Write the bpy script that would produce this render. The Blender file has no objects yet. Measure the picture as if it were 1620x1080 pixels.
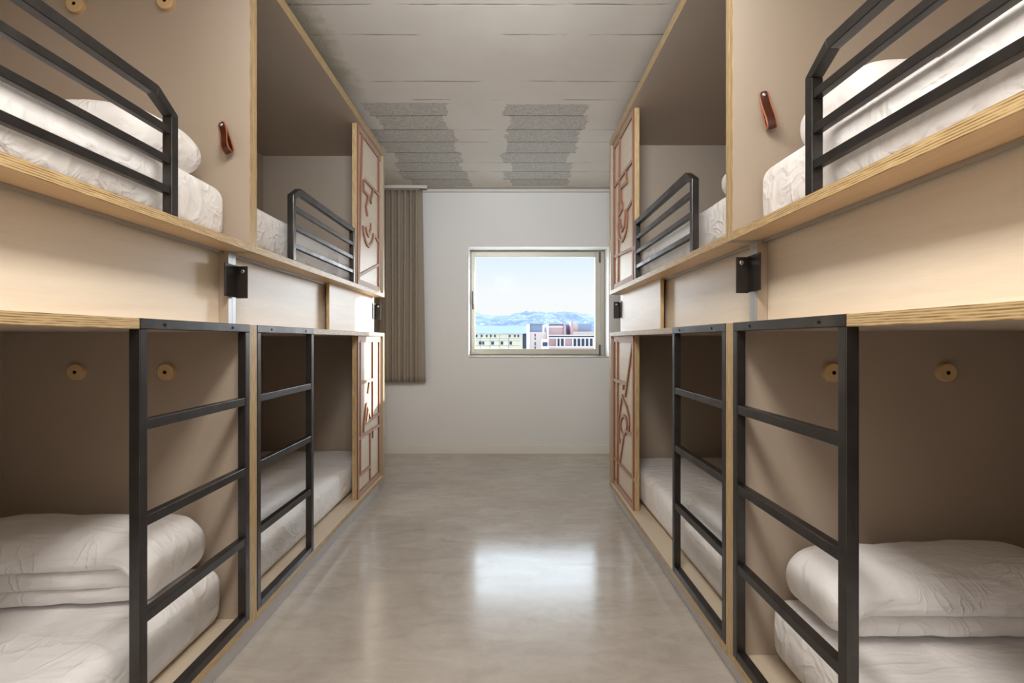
import bpy, bmesh, math, random
from mathutils import Vector, Matrix, noise

random.seed(4)
SC = bpy.context.scene
COL = SC.collection
H = 1.169                      # eye height above the floor


def lin(r, g, b):
    def f(v):
        v /= 255.0
        return v / 12.92 if v <= 0.04045 else ((v + 0.055) / 1.055) ** 2.4
    return (f(r), f(g), f(b), 1.0)


# ---------------------------------------------------------------- materials
class NT:
    """small wrapper round a node tree"""
    def __init__(self, name):
        self.m = bpy.data.materials.new(name)
        self.m.use_nodes = True
        self.t = self.m.node_tree
        self.b = self.t.nodes['Principled BSDF']
        self.out = self.t.nodes['Material Output']

    def n(self, kind, **kw):
        x = self.t.nodes.new(kind)
        for k, v in kw.items():
            setattr(x, k, v)
        return x

    def link(self, a, b):
        self.t.links.new(a, b)

    def put(self, sock, v):
        if hasattr(v, 'is_output'):
            self.link(v, sock)
        else:
            sock.default_value = v

    def coord(self, scale=(1, 1, 1), loc=(0, 0, 0)):
        tc = self.n('ShaderNodeTexCoord')
        mp = self.n('ShaderNodeMapping')
        mp.inputs['Scale'].default_value = scale
        mp.inputs['Location'].default_value = loc
        self.link(tc.outputs['Object'], mp.inputs['Vector'])
        return mp.outputs['Vector']

    def noise(self, vec, scale=5, detail=3, rough=0.5, dist=0.0):
        x = self.n('ShaderNodeTexNoise')
        self.link(vec, x.inputs['Vector'])
        x.inputs['Scale'].default_value = scale
        x.inputs['Detail'].default_value = detail
        x.inputs['Roughness'].default_value = rough
        x.inputs['Distortion'].default_value = dist
        return x.outputs[0]

    def math(self, op, a, b=0.0, c=0.0, clamp=False):
        x = self.n('ShaderNodeMath', operation=op)
        x.use_clamp = clamp
        for i, v in enumerate((a, b, c)):
            self.put(x.inputs[i], v)
        return x.outputs[0]

    def rng(self, v, a, b, c=0.0, d=1.0, smooth=False):
        x = self.n('ShaderNodeMapRange')
        if smooth:
            x.interpolation_type = 'SMOOTHSTEP'
        self.put(x.inputs['Value'], v)
        for k, q in (('From Min', a), ('From Max', b), ('To Min', c), ('To Max', d)):
            x.inputs[k].default_value = q
        return x.outputs[0]

    def mix(self, f, a, b):
        x = self.n('ShaderNodeMix', data_type='RGBA')
        self.put(x.inputs[0], f)
        self.put(x.inputs[6], a)
        self.put(x.inputs[7], b)
        return x.outputs[2]

    def xyz(self, vec):
        x = self.n('ShaderNodeSeparateXYZ')
        self.link(vec, x.inputs[0])
        return x.outputs

    def bump(self, hgt, strength=0.3, dist=0.01):
        x = self.n('ShaderNodeBump')
        x.inputs['Strength'].default_value = strength
        x.inputs['Distance'].default_value = dist
        self.link(hgt, x.inputs['Height'])
        self.link(x.outputs[0], self.b.inputs['Normal'])

    def done(self, color, rough=0.5, metal=0.0, spec=0.5):
        self.put(self.b.inputs['Base Color'], color)
        self.put(self.b.inputs['Roughness'], rough)
        self.b.inputs['Metallic'].default_value = metal
        self.b.inputs['Specular IOR Level'].default_value = spec
        return self.m


def simple(name, col, rough=0.5, metal=0.0, var=0.06, scale=6, spec=0.5, bump=0.0):
    t = NT(name)
    v = t.coord()
    nz = t.noise(v, scale, 4)
    dark = tuple(c * (1 - var) for c in col[:3]) + (1,)
    lite = tuple(min(1, c * (1 + var)) for c in col[:3]) + (1,)
    if bump:
        t.bump(t.noise(v, scale * 20, 2), bump, 0.002)
    return t.done(t.mix(nz, dark, lite), rough, metal, spec)


M = {}
M['taupe'] = simple('taupe_laminate', lin(176, 161, 145), 0.55, var=0.03, scale=3, bump=0.03)
M['sill'] = simple('beige_laminate', lin(205, 190, 170), 0.5, var=0.03, scale=3)


def maple(name, ca, cb, rough=0.38):
    t = NT(name)
    v = t.coord((7, 0.55, 7))
    w = t.coord((30, 1.6, 30))
    a = t.noise(v, 2.6, 4, 0.55, 1.1)
    b = t.noise(w, 9.0, 3, 0.6)
    f = t.math('ADD', t.math('MULTIPLY', a, 0.75), t.math('MULTIPLY', b, 0.35), clamp=True)
    return t.done(t.mix(t.rng(f, 0.3, 0.8), ca, cb), rough, 0, 0.5)


M['maple'] = maple('maple_veneer', lin(224, 209, 188), lin(237, 225, 208))
M['maple_shaded'] = maple('maple_shaded_underside', lin(206, 174, 134), lin(222, 194, 158))  # darker copy of the maple, with the underside's shade in its colour


def ply(name, axis):
    """the stack of veneers seen on a cut plywood edge; layers follow one axis"""
    t = NT(name)
    v = t.coord()
    s = t.xyz(v)
    wob = t.noise(t.coord((1, 1, 1)), 3.0, 2)
    p = t.math('ADD', t.math('MULTIPLY', s[axis], 2 * math.pi / 0.0052), t.math('MULTIPLY', wob, 5.0))
    st = t.math('MULTIPLY', t.math('ADD', t.math('SINE', p), 1.0), 0.5)
    sc = [14, 14, 14]
    sc[axis] = 190
    br = t.noise(t.coord(tuple(sc)), 1.0, 3, 0.6)
    f = t.math('MULTIPLY', st, t.rng(br, 0.3, 0.6))
    c = t.mix(f, lin(212, 184, 136), lin(122, 90, 56))
    return t.done(c, 0.40, 0, 0.5)


M['ply_x'] = ply('plywood_edge_x', 0)
M['ply_y'] = ply('plywood_edge_y', 1)
M['ply_z'] = ply('plywood_edge_z', 2)


def steel():
    t = NT('blackened_steel')
    v = t.coord()
    a = t.noise(v, 14, 5, 0.65)
    b = t.noise(t.coord((90, 4, 4)), 3, 3)
    c = t.mix(a, lin(60, 57, 56), lin(92, 89, 88))
    return t.done(c, t.rng(b, 0.3, 0.7, 0.28, 0.42), 0.85, 0.5)


M['steel'] = steel()
M['bracket'] = simple('black_powder_coat', lin(46, 40, 36), 0.45, 0.3, 0.1, 20)
M['chrome'] = simple('chrome_screw', lin(215, 215, 215), 0.25, 1.0)
M['screw'] = simple('dark_screw', lin(30, 30, 32), 0.5, 0.6)
M['alu'] = simple('aluminium_channel', lin(176, 176, 176), 0.38, 0.7, 0.05)
M['plinth'] = simple('grey_plinth', lin(222, 223, 226), 0.5, 0.0, 0.04)
M['lattice'] = simple('terracotta_strip', lin(192, 158, 138), 0.55, 0, 0.06, 20)
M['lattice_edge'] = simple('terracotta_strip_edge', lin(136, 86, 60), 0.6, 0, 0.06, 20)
M['peg'] = maple('turned_beech', lin(205, 170, 124), lin(224, 194, 150), 0.5)
M['hole'] = simple('dark_hole', lin(28, 24, 22), 0.7)


def leather():
    t = NT('brown_leather')
    v = t.coord()
    n = t.noise(v, 40, 5, 0.6)
    t.bump(t.noise(v, 500, 2), 0.25, 0.001)
    return t.done(t.mix(n, lin(52, 20, 10), lin(82, 36, 20)), 0.34, 0, 0.5)


M['leather'] = leather()
M['leather_edge'] = simple('raw_leather_edge', lin(168, 104, 74), 0.6)


def linen():
    t = NT('white_cotton')
    v = t.coord()
    def crease(scale, k, dist, pw):
        n = t.noise(t.coord(scale), k, 2, 0.5, dist)
        r = t.math('SUBTRACT', 1.0, t.math('ABSOLUTE', t.math('MULTIPLY', t.math('SUBTRACT', n, 0.5), 5.0)), clamp=True)
        return t.math('POWER', r, pw)
    w1 = t.noise(t.coord((2.4, 5.0, 5.0)), 2.0, 3, 0.5, 1.2)
    c1 = t.math('MULTIPLY', crease((1.0, 2.6, 2.0), 2.3, 1.0, 4.0), t.rng(t.noise(v, 4.0, 2), 0.42, 0.62))
    c2 = t.math('MULTIPLY', crease((3.4, 1.2, 2.0), 3.1, 1.6, 5.0), t.rng(t.noise(t.coord((1, 1, 1), (5, 2, 1)), 3.5, 2), 0.48, 0.66))
    h = t.math('ADD', t.math('MULTIPLY', w1, 0.9), t.math('ADD', t.math('MULTIPLY', c1, 0.22), t.math('MULTIPLY', c2, 0.2)))
    t.bump(h, 0.6, 0.024)
    b = t.b
    b.inputs['Sheen Weight'].default_value = 0.15
    return t.done(lin(243, 241, 241), 0.85, 0, 0.2)


M['linen'] = linen()


def curtain_mat():
    t = NT('taupe_curtain_cloth')
    v = t.coord((300, 300, 40))
    n = t.noise(v, 1.0, 2)
    return t.done(t.mix(n, lin(138, 127, 113), lin(156, 145, 130)), 0.9, 0, 0.1)


M['curtain'] = curtain_mat()
M['wall'] = simple('white_plaster', lin(222, 221, 219), 0.75, 0, 0.03, 2.0, 0.3, 0.05)
M['reveal'] = simple('white_reveal_paint', lin(238, 238, 236), 0.6, 0, 0.02)
M['base'] = simple('baseboard_paint', lin(224, 221, 212), 0.5, 0, 0.03)
M['champagne'] = simple('champagne_aluminium', lin(182, 177, 164), 0.45, 0.3, 0.04)
M['white_rail'] = simple('white_rail', lin(205, 203, 198), 0.5)
M['handle'] = simple('dark_window_handle', lin(62, 62, 70), 0.4, 0.5)


def concrete_floor():
    t = NT('polished_concrete')
    v = t.coord()
    a = t.noise(v, 1.1, 5, 0.6, 0.6)
    b = t.noise(t.coord((1.0, 2.2, 1.0)), 4.5, 6, 0.65, 0.8)
    c = t.noise(v, 26, 4, 0.6)
    f = t.math('ADD', t.math('ADD', t.math('MULTIPLY', a, 0.55), t.math('MULTIPLY', b, 0.5)), t.math('MULTIPLY', c, 0.15))
    f = t.rng(f, 0.38, 0.82)
    col = t.mix(f, lin(166, 157, 148), lin(202, 195, 187))
    # hair cracks
    vo = t.n('ShaderNodeTexVoronoi', feature='DISTANCE_TO_EDGE')
    wv = t.n('ShaderNodeVectorMath', operation='ADD')
    nn = t.n('ShaderNodeTexNoise')
    t.link(v, nn.inputs['Vector'])
    nn.inputs['Scale'].default_value = 2.5
    t.link(v, wv.inputs[0])
    t.link(nn.outputs['Color'], wv.inputs[1])
    t.link(wv.outputs[0], vo.inputs['Vector'])
    vo.inputs['Scale'].default_value = 0.55
    cr = t.rng(vo.outputs['Distance'], 0.0, 0.006, 0.08, 0.0)
    col = t.mix(t.math('MULTIPLY', cr, t.rng(a, 0.45, 0.6)), col, lin(136, 124, 112))
    t.bump(b, 0.02, 0.01)
    return t.done(col, t.rng(b, 0.3, 0.7, 0.11, 0.19), 0, 0.55)


M['floor'] = concrete_floor()


def ceiling_mat():
    t = NT('board_marked_concrete_ceiling')
    v = t.coord()
    X, Y, Z = t.xyz(v)
    big = t.noise(v, 1.3, 4, 0.6)
    fine = t.noise(v, 60, 3, 0.7)
    grit = t.noise(v, 170, 2, 0.8)
    warp = t.noise(t.coord((1, 1, 1), (3, 1, 0)), 3.0, 2)
    # board joints every 0.235 m across the room
    yy = t.math('ADD', Y, t.math('MULTIPLY', t.math('SUBTRACT', warp, 0.5), 0.018))
    q = t.math('DIVIDE', t.math('SUBTRACT', yy, 3.55), 0.235)
    fl = t.math('FLOOR', t.math('ADD', q, 0.5))
    d = t.math('MULTIPLY', t.math('ABSOLUTE', t.math('SUBTRACT', q, fl)), 0.235)
    line = t.rng(d, 0.003, 0.0075, 1.0, 0.0)
    brk = t.rng(t.noise(t.coord((2.2, 9, 1)), 1.7, 3, 0.6), 0.46, 0.6)
    odd = t.rng(t.math('ABSOLUTE', t.math('SINE', t.math('MULTIPLY', fl, 2.1))), 0.35, 0.75)
    # two stripped patches with ragged ends, one plank at a time
    def jag(seed):
        wn = t.n('ShaderNodeTexWhiteNoise', noise_dimensions='1D')
        t.put(wn.inputs['W'], t.math('ADD', t.math('FLOOR', q), seed))
        a = t.math('MULTIPLY', t.math('SUBTRACT', wn.outputs['Value'], 0.5), 0.10)
        b = t.math('MULTIPLY', t.math('SUBTRACT', t.noise(t.coord((1, 1, 1), (seed, seed, 0)), 9, 4, 0.7), 0.5), 0.16)
        return t.math('ADD', a, b)
    def box(x0, x1, y0, y1, seed):
        a = t.rng(t.math('ADD', X, jag(seed)), x0, x0 + 0.008)
        b = t.rng(t.math('ADD', X, jag(seed + 3.7)), x1, x1 + 0.008, 1.0, 0.0)
        yj = t.math('ADD', Y, t.math('MULTIPLY', jag(seed + 7.1), 0.3))
        c = t.rng(yj, y0, y0 + 0.008)
        e = t.rng(yj, y1, y1 + 0.01, 1.0, 0.0)
        return t.math('MULTIPLY', t.math('MULTIPLY', a, b), t.math('MULTIPLY', c, e))
    patch = t.math('MAXIMUM', box(-0.98, -0.41, 3.36, 5.17, 2.3), box(-0.02, 0.54, 3.36, 5.15, 13.9))
    # rough, darker strip beside the bunks
    strip = t.math('MULTIPLY', t.rng(t.math('ADD', X, t.math('MULTIPLY', t.noise(v, 14, 3), 0.16)), -0.90, -0.80, 1.0, 0.0),
                   t.rng(Y, 3.0, 3.4, 1.0, 0.0))
    paint = t.mix(t.rng(big, 0.35, 0.7), lin(214, 207, 198), lin(224, 219, 212))
    raw = t.mix(t.rng(t.math('ADD', t.math('MULTIPLY', grit, 0.6), t.math('MULTIPLY', fine, 0.5)), 0.4, 0.68), lin(158, 154, 148), lin(214, 211, 205))
    stripc = t.mix(t.rng(grit, 0.35, 0.65), lin(140, 132, 112), lin(188, 180, 160))
    col = t.mix(t.math('MULTIPLY', strip, 0.8), paint, stripc)
    col = t.mix(patch, col, raw)
    lm = t.math('MULTIPLY', line, t.math('MAXIMUM', t.math('MULTIPLY', t.math('MULTIPLY', brk, odd), 0.6), t.math('MULTIPLY', patch, 0.9)))
    col = t.mix(t.math('MULTIPLY', lm, 0.9), col, lin(80, 74, 66))
    # pock marks
    pk = t.n('ShaderNodeTexVoronoi')
    t.link(t.coord((0.75, 1.6, 1)), pk.inputs['Vector'])
    pk.inputs['Scale'].default_value = 4.5
    pit = t.math('MULTIPLY', t.rng(t.math('ADD', pk.outputs['Distance'], t.math('MULTIPLY', fine, 0.05)), 0.055, 0.07, 1.0, 0.0),
                 t.rng(t.noise(v, 2.1, 2), 0.5, 0.56))
    col = t.mix(t.math('MULTIPLY', pit, 0.55), col, lin(96, 86, 74))
    h = t.math('SUBTRACT', t.math('MULTIPLY', t.math('MULTIPLY', grit, patch), 0.5), t.math('ADD', lm, t.math('MULTIPLY', patch, 0.5)))
    t.bump(t.math('ADD', h, t.math('MULTIPLY', big, 0.05)), 0.3, 0.005)
    return t.done(col, 0.8, 0, 0.2)


M['ceiling'] = ceiling_mat()


def glass_mat():
    t = NT('window_glass')
    tr = t.n('ShaderNodeBsdfTransparent')
    tr.inputs[0].default_value = (0.97, 0.98, 0.98, 1)
    gl = t.n('ShaderNodeBsdfGlossy')
    gl.inputs['Roughness'].default_value = 0.02
    mx = t.n('ShaderNodeMixShader')
    mx.inputs[0].default_value = 0.00015
    t.link(tr.outputs[0], mx.inputs[1])
    t.link(gl.outputs[0], mx.inputs[2])
    t.link(mx.outputs[0], t.out.inputs['Surface'])
    return t.m


M['glass'] = glass_mat()
# outdoors
M['o_cream'] = simple('cream_facade', lin(240, 238, 218), 0.8, 0, 0.08, 0.25)
M['o_pink'] = simple('pinkish_render', lin(226, 210, 208), 0.8, 0, 0.06, 0.3)
M['o_brick'] = simple('brick_facade', lin(204, 172, 178), 0.8, 0, 0.06, 0.5)
M['o_white'] = simple('white_render', lin(238, 236, 236), 0.7, 0, 0.03, 0.3)
M['o_metal'] = simple('blue_grey_cladding', lin(146, 162, 194), 0.7, 0, 0.04, 0.2)
M['o_roof'] = simple('blue_grey_sheet_roof', lin(112, 132, 172), 0.8, 0, 0.04, 0.2)
M['o_beige'] = simple('beige_parapet', lin(214, 200, 192), 0.8, 0, 0.04, 0.3)
M['o_dark'] = simple('dark_window_glass', lin(70, 84, 110), 0.3, 0, 0.1, 0.5)
M['o_seam'] = simple('facade_seam', lin(150, 150, 140), 0.8)
M['o_ground'] = simple('street_ground', lin(190, 188, 184), 0.9, 0, 0.1, 0.02)


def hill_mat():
    t = NT('hazed_wooded_hillside')
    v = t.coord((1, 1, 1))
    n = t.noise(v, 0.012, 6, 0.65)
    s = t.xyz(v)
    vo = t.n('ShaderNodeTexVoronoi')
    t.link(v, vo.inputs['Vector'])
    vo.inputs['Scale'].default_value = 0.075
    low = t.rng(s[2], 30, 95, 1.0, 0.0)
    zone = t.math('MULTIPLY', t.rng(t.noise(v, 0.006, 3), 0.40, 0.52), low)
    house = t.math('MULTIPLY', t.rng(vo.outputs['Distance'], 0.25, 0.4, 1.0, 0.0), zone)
    g = t.mix(t.rng(n, 0.35, 0.65), lin(92, 110, 142), lin(124, 140, 166))  # distance haze painted into the hills as blue-grey
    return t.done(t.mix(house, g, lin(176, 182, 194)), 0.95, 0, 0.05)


M['hill'] = hill_mat()


# ---------------------------------------------------------------- geometry helpers
def mesh_obj(name, bm, mats, parent=None, loc=(0, 0, 0), smooth=False, bevel=0.0, segs=2, recalc=True):
    if recalc:
        bmesh.ops.recalc_face_normals(bm, faces=bm.faces[:])
    me = bpy.data.meshes.new(name)
    bm.to_mesh(me)
    bm.free()
    if not isinstance(mats, (list, tuple)):
        mats = [mats]
    for m in mats:
        me.materials.append(M[m])
    if smooth:
        for p in me.polygons:
            p.use_smooth = True
    o = bpy.data.objects.new(name, me)
    o.location = loc
    COL.objects.link(o)
    if parent is not None:
        o.parent = parent
    if bevel:
        b = o.modifiers.new('bevel', 'BEVEL')
        b.width = bevel
        b.segments = segs
        b.limit_method = 'ANGLE'
        b.harden_normals = False
    return o


def tag(o, label=None, cat=None, group=None, kind=None):
    if label:
        o['label'] = label
    if cat:
        o['category'] = cat
    if group:
        o['group'] = group
    if kind:
        o['kind'] = kind
    return o


def empty(name, loc, label=None, cat=None, group=None, kind=None):
    o = bpy.data.objects.new(name, None)
    o.empty_display_size = 0.1
    o.location = loc
    COL.objects.link(o)
    return tag(o, label, cat, group, kind)


def box(bm, x0, x1, y0, y1, z0, z1, mi=0):
    x0, x1 = sorted((x0, x1)); y0, y1 = sorted((y0, y1)); z0, z1 = sorted((z0, z1))
    vs = [bm.verts.new(p) for p in ((x0, y0, z0), (x1, y0, z0), (x1, y1, z0), (x0, y1, z0),
                                    (x0, y0, z1), (x1, y0, z1), (x1, y1, z1), (x0, y1, z1))]
    fs = []
    # bottom, top, -y, +x, +y, -x
    for f in ((0, 3, 2, 1), (4, 5, 6, 7), (0, 1, 5, 4), (1, 2, 6, 5), (2, 3, 7, 6), (3, 0, 4, 7)):
        q = bm.faces.new([vs[i] for i in f])
        q.material_index = mi if not isinstance(mi, (tuple, list)) else mi[len(fs)]
        fs.append(q)
    return fs


def one_box(name, b, mat, parent=None, bevel=0.0, **k):
    bm = bmesh.new()
    box(bm, *b)
    return mesh_obj(name, bm, mat, parent, bevel=bevel, **k)


def bar(bm, a, b, w, h, up=(0, 0, 1), mi=0):
    """square bar from a to b; w across, h along 'up'"""
    a, b, up = Vector(a), Vector(b), Vector(up)
    d = (b - a).normalized()
    s = d.cross(up).normalized()
    u = s.cross(d).normalized()
    vs = []
    for p in (a, b):
        for i, j in ((-1, -1), (1, -1), (1, 1), (-1, 1)):
            vs.append(bm.verts.new(p + s * (w / 2 * i) + u * (h / 2 * j)))
    for f in ((3, 2, 1, 0), (4, 5, 6, 7), (0, 1, 5, 4), (1, 2, 6, 5), (2, 3, 7, 6), (3, 0, 4, 7)):
        q = bm.faces.new([vs[i] for i in f])
        q.material_index = mi


def lathe(bm, prof, n=32, mi=None):
    """revolve (r, h) profile about local Z"""
    rings = []
    for r, h in prof:
        if r < 1e-6:
            rings.append([bm.verts.new((0, 0, h))])
        else:
            rings.append([bm.verts.new((r * math.cos(2 * math.pi * i / n), r * math.sin(2 * math.pi * i / n), h)) for i in range(n)])
    for k in range(len(rings) - 1):
        a, b = rings[k], rings[k + 1]
        for i in range(n):
            j = (i + 1) % n
            if len(a) == 1 and len(b) == 1:
                continue
            if len(a) == 1:
                f = bm.faces.new((a[0], b[i], b[j]))
            elif len(b) == 1:
                f = bm.faces.new((a[i], a[j], b[0]))
            else:
                f = bm.faces.new((a[i], a[j], b[j], b[i]))
            if mi:
                f.material_index = mi[k]


def rounded(bm, hx, hy, hz, r, step=0.03, disp=None, rz=None):
    """pillowy rounded box centred on the origin; r in plan, rz up and down"""
    rz = rz or r
    def axis(h, rr):
        inner = h - rr
        n = max(2, int(2 * inner / step))
        pts = [-inner + 2 * inner * i / n for i in range(n + 1)] if inner > 1e-4 else [0.0]
        k = 6
        edge = [inner + rr * math.sin(math.pi / 2 * (i + 1) / k) * 1.0 for i in range(k)]
        return [-e for e in reversed(edge)] + pts + edge
    ax, ay, az = axis(hx, r), axis(hy, r), axis(hz, min(rz, hz * 0.999))
    rzz = min(rz, hz * 0.999)
    cache = {}
    def vert(x, y, z):
        key = (round(x, 6), round(y, 6), round(z, 6))
        if key in cache:
            return cache[key]
        q = Vector((max(-hx + r, min(hx - r, x)), max(-hy + r, min(hy - r, y)), max(-hz + rzz, min(hz - rzz, z))))
        d = Vector(((x - q.x) / r, (y - q.y) / r, (z - q.z) / rzz))
        # exaggerate the coordinate that lies on the surface
        if d.length > 1e-6:
            d.normalize()
        p = Vector((q.x + d.x * r, q.y + d.y * r, q.z + d.z * rzz))
        if disp:
            p = disp(p)
        cache[key] = bm.verts.new(p)
        return cache[key]
    def grid(f, A, B):
        for i in range(len(A) - 1):
            for j in range(len(B) - 1):
                vs = [vert(*f(A[i], B[j])), vert(*f(A[i + 1], B[j])), vert(*f(A[i + 1], B[j + 1])), vert(*f(A[i], B[j + 1]))]
                if len(set(vs)) == 4:
                    try:
                        bm.faces.new(vs)
                    except ValueError:
                        pass
    for sgn in (-1, 1):
        grid(lambda a, b: (a, b, sgn * hz), ax, ay)
        grid(lambda a, b: (a, sgn * hy, b), ax, az)
        grid(lambda a, b: (sgn * hx, a, b), ay, az)


# ---------------------------------------------------------------- setting
LW, RW, FY, BY, CZ = -1.985, 1.815, -1.7, 5.275, 2.725
WX0, WX1, WZ0, WZ1, WD = -0.414, 1.029, 0.990, 2.130, 0.285

tag(one_box('floor', (LW - 0.2, RW + 0.2, FY - 0.2, BY + WD, -0.12, 0.0), 'floor'), kind='structure')
tag(one_box('ceiling', (LW - 0.2, RW + 0.2, FY - 0.2, BY + WD, CZ, CZ + 0.2), 'ceiling'), kind='structure')
tag(one_box('wall_left', (LW - 0.2, LW, FY - 0.2, BY + WD, 0, CZ), 'wall'), kind='structure')
tag(one_box('wall_right', (RW, RW + 0.2, FY - 0.2, BY + WD, 0, CZ), 'wall'), kind='structure')
tag(one_box('wall_front', (LW, RW, FY - 0.2, FY, 0, CZ), 'wall'), kind='structure')
bm = bmesh.new()
x = [LW, WX0, WX1, RW]
z = [0, WZ0, WZ1, CZ]
for yy in (BY, BY + WD):
    g = [[bm.verts.new((xx, yy, zz)) for zz in z] for xx in x]
    for i in range(3):
        for j in range(3):
            if (i, j) != (1, 1):
                bm.faces.new((g[i][j], g[i + 1][j], g[i + 1][j + 1], g[i][j + 1]))
    if yy == BY:
        g0 = g
for a, b in (((1, 1), (2, 1)), ((2, 1), (2, 2)), ((2, 2), (1, 2)), ((1, 2), (1, 1))):
    f = bm.faces.new((g0[a[0]][a[1]], g0[b[0]][b[1]], g[b[0]][b[1]], g[a[0]][a[1]]))
    f.material_index = 1
for seq in ([(0, j) for j in range(4)], [(i, 3) for i in range(4)], [(3, j) for j in (3, 2, 1, 0)], [(i, 0) for i in (3, 2, 1, 0)]):
    for a, b in zip(seq, seq[1:]):
        bm.faces.new((g0[a[0]][a[1]], g0[b[0]][b[1]], g[b[0]][b[1]], g[a[0]][a[1]]))
tag(mesh_obj('wall_back', bm, ['wall', 'reveal']), kind='structure')
tag(one_box('baseboard_back', (LW, RW, BY - 0.014, BY, 0.0, 0.098), 'base', bevel=0.003), kind='structure')
tag(one_box('trim_1', (LW, RW, BY - 0.035, BY, CZ - 0.036, CZ - 0.006), 'white_rail', bevel=0.002), kind='structure')

tag(one_box('canopy', (-1.6, 2.3, BY + WD + 0.001, BY + WD + 1.25, H + 1.10, H + 1.22), 'wall'), kind='structure')

# window: fixed frame, opening sash, pane, handle, hinges, sill strip
win = empty('window_1', ((WX0 + WX1) / 2, BY + 0.23, WZ0), kind='structure')
wl = win.location
def wbox(name, x0, x1, y0, y1, z0, z1, mat, bevel=0.002):
    return one_box(name, (x0 - wl.x, x1 - wl.x, y0 - wl.y, y1 - wl.y, z0 - wl.z, z1 - wl.z), mat, win, bevel)
def ring_obj(name, x0, x1, z0, z1, l, r, b, t, y0, y1, mat):
    bm = bmesh.new()
    box(bm, x0, x0 + l, y0, y1, z0, z1)
    box(bm, x1 - r, x1, y0, y1, z0, z1)
    box(bm, x0 + l, x1 - r, y0, y1, z0, z0 + b)
    box(bm, x0 + l, x1 - r, y0, y1, z1 - t, z1)
    bmesh.ops.translate(bm, verts=bm.verts[:], vec=(-wl.x, -wl.y, -wl.z))
    return mesh_obj(name, bm, mat, win, bevel=0.003)
ring_obj('window_frame', WX0, WX1, WZ0, WZ1, 0.016, 0.05, 0.028, 0.016, BY + 0.225, BY + WD, 'champagne')
ring_obj('sash', WX0 + 0.016, WX1 - 0.05, WZ0 + 0.028, WZ1 - 0.016, 0.035, 0.055, 0.058, 0.052, BY + 0.205, BY + 0.265, 'champagne')
wbox('pane', WX0 + 0.051, WX1 - 0.105, BY + 0.240, BY + 0.246, WZ0 + 0.086, WZ1 - 0.068, 'glass', 0)
wbox('window_sill', WX0 + 0.002, WX1 - 0.002, BY - 0.008, BY + 0.224, WZ0 + 0.0005, WZ0 + 0.013, 'champagne')
bm = bmesh.new()
box(bm, WX0 + 0.022, WX0 + 0.042, BY + 0.193, BY + 0.205, 1.50, 1.69)
box(bm, WX0 + 0.026, WX0 + 0.040, BY + 0.175, BY + 0.193, 1.555, 1.585)
box(bm, WX0 + 0.022, WX0 + 0.042, BY + 0.160, BY + 0.175, 1.555, 1.69)
bmesh.ops.translate(bm, verts=bm.verts[:], vec=(-wl.x, -wl.y, -wl.z))
mesh_obj('handle', bm, 'handle', win, bevel=0.003)
for z0, z1 in ((1.012, 1.12), (2.00, 2.11)):
    wbox('hinge', WX1 - 0.064, WX1 - 0.047, BY + 0.190, BY + 0.206, z0, z1, 'handle', 0.003)

# ---------------------------------------------------------------- curtain
def curtain():
    x0, x1, z0, z1, yc = -1.93, -0.845, 0.750, CZ - 0.045, BY - 0.125
    root = empty('curtain', ((x0 + x1) / 2, yc, z0),
                 'taupe pleated curtain hanging short of the floor, left of the window', 'curtain')
    bm = bmesh.new()
    nx, nz = 300, 26
    per = 0.060
    rows = []
    for j in range(nz + 1):
        f = j / nz
        zz = z0 + (z1 - z0) * f
        row = []
        for i in range(nx + 1):
            s = i / nx
            X = x0 + (x1 - x0 - 0.025 * f) * s
            ph = 2 * math.pi * (X - x0) / per + 0.9 * noise.noise((s * 9, f * 0.8, 1.7))
            amp = 0.022 * (0.75 + 0.35 * noise.noise((s * 14, f * 1.2, 5.1)))
            if s > 0.93:
                amp *= max(0.12, 1 - (s - 0.93) / 0.05)
            Y = amp * math.sin(ph) + 0.010 * noise.noise((s * 5, f * 2.0, 9.0)) * (1 - f)
            Y += 0.012 * max(0, (s - 0.95) / 0.05)
            row.append(bm.verts.new((X + 0.006 * math.cos(ph * 0.5) * (1 - f), Y, zz)))
        rows.append(row)
    for j in range(nz):
        for i in range(nx):
            bm.faces.new((rows[j][i], rows[j][i + 1], rows[j + 1][i + 1], rows[j + 1][i]))
    bmesh.ops.translate(bm, verts=bm.verts[:], vec=(-(x0 + x1) / 2, 0, -z0))
    c = mesh_obj('cloth', bm, 'curtain', root, smooth=True)
    so = c.modifiers.new('thick', 'SOLIDIFY')
    so.thickness = 0.003
    # heading tape along the top
    one_box('heading', (-(x1 - x0) / 2, (x1 - x0) / 2 - 0.05, -0.006, 0.006, z1 - z0 - 0.004, z1 - z0 + 0.012), 'curtain', root)
    return root
curtain()
t = empty('curtain_rail', (-1.38, BY - 0.125, CZ), 'white ceiling rail carrying the taupe curtain', 'curtain rail')
one_box('track', (-0.59, 0.56, -0.012, 0.012, -0.030, 0.0), 'white_rail', t, bevel=0.002)

# ---------------------------------------------------------------- bunk bed units
ZB0, ZB1, ZM0, ZM1, ZU0, ZU1, ZR0, ZR1 = 0.086, 0.114, 1.199, 1.227, 1.506, 1.534, 2.606, 2.654
LEN = 2.07

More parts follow.
